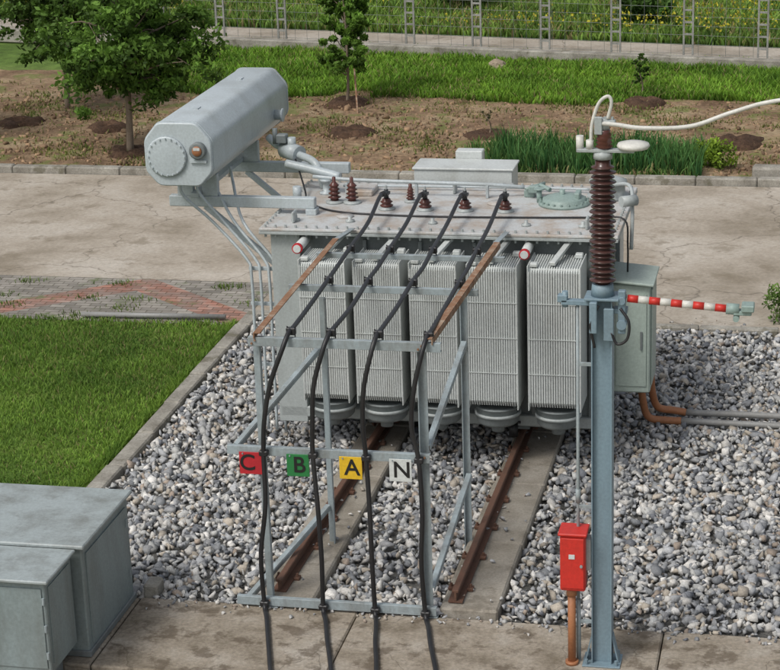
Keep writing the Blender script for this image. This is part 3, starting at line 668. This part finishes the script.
blades('grass_strip',x,y,.02+0*x,.15+.07*np.clip(lump(x,y,1.5,1,41),-1,1.5),.034,(.065,.14,.015),(.22,.41,.045),.8,dry=.07,ps=1.5,pa=.4)
n=36000;x=rng.uniform(-20,4,n);y=rng.uniform(32.8,40.5,n);ok=(lump(x,y,1.3,1,21)>.20)|(rng.random(n)<.10);x,y=x[ok],y[ok]
blades('soil_weeds',x,y,.03+0*x,.06,.026,(.10,.12,.03),(.24,.30,.075),.9,dry=.4)
n=90000;x=rng.uniform(-24,6,n);y=fl(x)+.5+rng.random(n)**1.3*12
path=(y>fl(x)+1.35)&(y<fl(x)+3.05);x,y=x[~path],y[~path]
hh=.20+.15*np.clip(lump(x,y,.6,1,31),0,1.5);hh=np.where(y<fl(x)+1.5,.10,hh)
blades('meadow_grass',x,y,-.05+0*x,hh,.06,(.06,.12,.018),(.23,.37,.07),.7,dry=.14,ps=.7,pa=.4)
n=8000;x=rng.uniform(-24,6,n);y=fl(x)+3.2+rng.random(n)*9;ok=lump(x,y,.8,1,33)>.12;x,y=x[ok],y[ok];n=len(x)
blades('yellow_flowers',x,y,.22+rng.random(n)*.25,.05,.05,(.46,.42,.04),(.60,.54,.06),.9)
n=5200;x=rng.uniform(-5.6,-1.95,n);y=rng.uniform(32.85,34.5,n);ok=(lump(x,y,1.2,1,8)>-.6)&(rng.random(n)<.55+.5*lump(x,y,3,1,61));x,y=x[ok],y[ok]
blades('tall_weeds',x,y,.02+0*x,.38+.14*lump(x,y,2,1,17),.032,(.03,.09,.025),(.11,.25,.07),.5,pa=.35)
n=3000;x=rng.uniform(-6.2,-1.95,n);y=rng.uniform(32.7,35.0,n)
blades('tall_weed_skirt',x,y,.02+0*x,.16,.03,(.05,.11,.025),(.15,.28,.07),.9,dry=.1)

def leafcloud(name,centers,rad,per,size,c0,c1,parent,flat=.7):
    nC=len(centers);C=np.repeat(np.array(centers),per,axis=0);n=len(C);r=np.repeat(np.array(rad),per)
    d=rng.normal(size=(n,3));d/=np.linalg.norm(d,axis=1)[:,None];P=C+d*(r*rng.random(n)**.5)[:,None]*np.array([1,1,flat])
    a=rng.normal(size=(n,3));a/=np.linalg.norm(a,axis=1)[:,None];b_=np.cross(a,rng.normal(size=(n,3)));b_/=np.linalg.norm(b_,axis=1)[:,None]
    s=(size*rng.uniform(.6,1.4,n))[:,None]
    V=np.stack([P-a*s,P+b_*s*.48,P+a*s,P-b_*s*.48],1).reshape(-1,3);i=np.arange(n)*4;F=np.c_[i,i+1,i+2,i+3]
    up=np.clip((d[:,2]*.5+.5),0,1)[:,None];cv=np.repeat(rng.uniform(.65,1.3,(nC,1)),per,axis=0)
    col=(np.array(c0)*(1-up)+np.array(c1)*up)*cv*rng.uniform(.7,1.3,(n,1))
    return npmesh(name,V,F,np.repeat(np.clip(col,.004,1),4,axis=0),'leaf',parent)
def tree(name,loc,h,cr,trunk_h,per=70,nb=26,size=.05,c0=(.025,.055,.012),c1=(.08,.15,.03),tr=.06,zs=1.0):
    g=G(name,loc);b=g('trunk','bark');L=Vector(loc)
    top=L+Vector((random.uniform(-.15,.15),random.uniform(-.15,.15),h*.8))
    tube(b,[L,L+Vector((.03,.02,trunk_h)),(L+Vector((0,0,trunk_h))+top)/2+Vector((.06,-.04,0)),top],lambda t:tr*(1-.8*t)+.006,10,6)
    cs=[];rs=[]
    for i in range(nb):
        t=random.random()**.8;z0=trunk_h*.95+(h*.8-trunk_h*.95)*t
        an=random.uniform(0,2*math.pi);ext=cr*random.uniform(.45,1.0)*math.sqrt(max(.08,1-(2*(t*.9+.05)-.75)**2))
        p0=L+Vector((0,0,z0));p1=p0+Vector((math.cos(an)*ext*.6,math.sin(an)*ext*.6,h*.08*zs));p2=p0+Vector((math.cos(an)*ext,math.sin(an)*ext,h*random.uniform(.02,.20)*zs))
        tube(b,[p0,p1,p2],lambda t:tr*.35*(1-.85*t)+.003,6,4)
        for q,s in ((p2,1),(p1*.4+p2*.6,.9),(p1,.7)):
            for _ in range(2):
                cs.append(tuple(q+Vector((random.gauss(0,.16),random.gauss(0,.16),random.gauss(0,.11)))*cr));rs.append(cr*random.uniform(.11,.24)*s)
    for _ in range(6): cs.append(tuple(top+Vector((random.gauss(0,.15),random.gauss(0,.15),random.uniform(0,.15)))*cr));rs.append(cr*.2)
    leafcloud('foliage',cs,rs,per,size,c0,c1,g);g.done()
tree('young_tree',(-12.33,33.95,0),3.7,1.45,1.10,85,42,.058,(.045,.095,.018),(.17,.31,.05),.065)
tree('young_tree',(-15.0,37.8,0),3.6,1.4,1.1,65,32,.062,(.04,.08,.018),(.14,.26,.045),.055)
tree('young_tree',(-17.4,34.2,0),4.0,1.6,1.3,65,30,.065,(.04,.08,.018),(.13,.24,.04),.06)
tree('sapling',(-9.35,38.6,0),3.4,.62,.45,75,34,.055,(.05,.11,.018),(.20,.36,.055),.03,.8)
tree('sapling',(-3.55,39.6,0),.9,.16,.2,14,8,.035,(.03,.07,.015),(.09,.17,.03),.012)
tree('sapling',(-6.0,35.8,0),.6,.08,.2,4,4,.025,(.07,.07,.04),(.12,.13,.05),.008)
for (x,y,h,r_) in ((-19,50,2.2,1.6),(-15.5,54,2.4,1.8),(-11.5,57,2.2,1.7),(-6.5,58,1.8,1.5),(-3.0,57,1.8,1.5),(1.5,52,1.6,1.3),(-4.4,48.6,.8,.7),(-9.0,51,.9,.9)):
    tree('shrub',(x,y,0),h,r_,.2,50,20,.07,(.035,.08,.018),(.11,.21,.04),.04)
g=G('round_shrub',(-1.75,33.6,0));cs=[];rs=[]
for i in range(26): cs.append((-1.75+random.gauss(0,.14),33.6+random.gauss(0,.12),.25+random.gauss(0,.12)));rs.append(.15)
leafcloud('foliage',cs,rs,60,.035,(.10,.17,.02),(.30,.44,.05),g,1);b=g('stem','bark');cyl(b,(-1.75,33.6,0),(-1.75,33.6,.3),.02,seg=6);g.done()
g=G('kerb_shrub',(-.35,25.2,0));cs=[];rs=[]
for i in range(20): cs.append((-.35+random.gauss(0,.16),25.2+random.gauss(0,.12),.22+random.gauss(0,.10)));rs.append(.13)
leafcloud('foliage',cs,rs,40,.03,(.05,.10,.02),(.16,.26,.06),g,1);b=g('stem','bark');cyl(b,(-.35,25.2,0),(-.35,25.2,.25),.012,seg=6);g.done()
for (x,y,r_) in ((-15.44,36.3,.50),(-13.5,35.98,.45),(-8.61,35.84,.5),(-5.98,35.75,.5),(-3.41,38.9,.45),(-1.5,35.46,.55),(-9.35,38.6,.5),(-12.33,33.95,.5)):
    n=28;rings=9;V=[];F=[]
    for j in range(rings+1):
        t=j/rings
        for k in range(n):
            a=2*math.pi*k/n;rr_=r_*t*(1+.35*mnoise.noise(Vector((math.cos(a)*1.5+x,math.sin(a)*1.5+y,0))))
            z=.03+.10*math.sin(math.pi*min(1,t*1.05)**1.1)*(1 if t>.1 else .5)+.05*mnoise.noise(Vector((x+rr_*math.cos(a)*6,y+rr_*math.sin(a)*6,1)))
            if j==rings: z=-.03
            V.append((x+rr_*math.cos(a),y+rr_*math.sin(a),z))
    for j in range(rings):
        for k in range(n): F.append((j*n+k,j*n+(k+1)%n,(j+1)*n+(k+1)%n,(j+1)*n+k))
    npmesh('soil_mound',np.array(V),np.array(F),None,'mound')
bm=bmesh.new();bmesh.ops.create_icosphere(bm,subdivisions=3,radius=.2)
for v in bm.verts:
    v.co*=1+.5*mnoise.noise(v.co*6);v.co.z*=.8;v.co+=Vector((-6.85,42.25,.12))
single('boulder',bm,'rock')
bm=bmesh.new();cyl(bm,(-8.9,37.6,0),(-9.15,38.5,.75),.018,seg=8);single('wooden_stake',bm,'rust')

# ------------------------------------------------------------------ light, world, camera
el,az=math.radians(52),math.radians(215)
w=bpy.data.worlds.new('World');SC.world=w;w.use_nodes=True;nt=w.node_tree
sky=nd(nt,'ShaderNodeTexSky',sky_type='NISHITA');sky.sun_disc=False;sky.sun_elevation=el;sky.sun_rotation=az
sky.dust_density=4;sky.air_density=1.0;sky.ozone_density=1
hs=nd(nt,'ShaderNodeHueSaturation');hs.inputs['Saturation'].default_value=.4
nt.links.new(sky.outputs[0],hs.inputs['Color']);bg=nt.nodes['Background'];nt.links.new(hs.outputs[0],bg.inputs[0]);bg.inputs[1].default_value=.13
sl=bpy.data.lights.new('sun','SUN');sl.energy=1.5;sl.angle=math.radians(15);sl.color=(1,.97,.92)
so=bpy.data.objects.new('sun',sl);COL.objects.link(so)
sd=Vector((math.sin(az)*math.cos(el),math.cos(az)*math.cos(el),math.sin(el)))
so.rotation_euler=sd.to_track_quat('Z','Y').to_euler();so.location=(0,0,30)
cd=bpy.data.cameras.new('camera');cd.sensor_width=36;cd.lens=36*2000/780;cd.clip_end=3000;cd.clip_start=.1
co=bpy.data.objects.new('camera',cd);COL.objects.link(co)
R=Vector((.97764,.20781,-.03220));U=Vector((-.03430,.30862,.95057));Fw=Vector((-.20748,.92820,-.30885))
m=Matrix((R,U,-Fw)).transposed().to_4x4();m.translation=Vector((0,0,8));co.matrix_world=m
SC.camera=co
SC.view_settings.view_transform='Standard';SC.view_settings.look='None';SC.view_settings.exposure=0
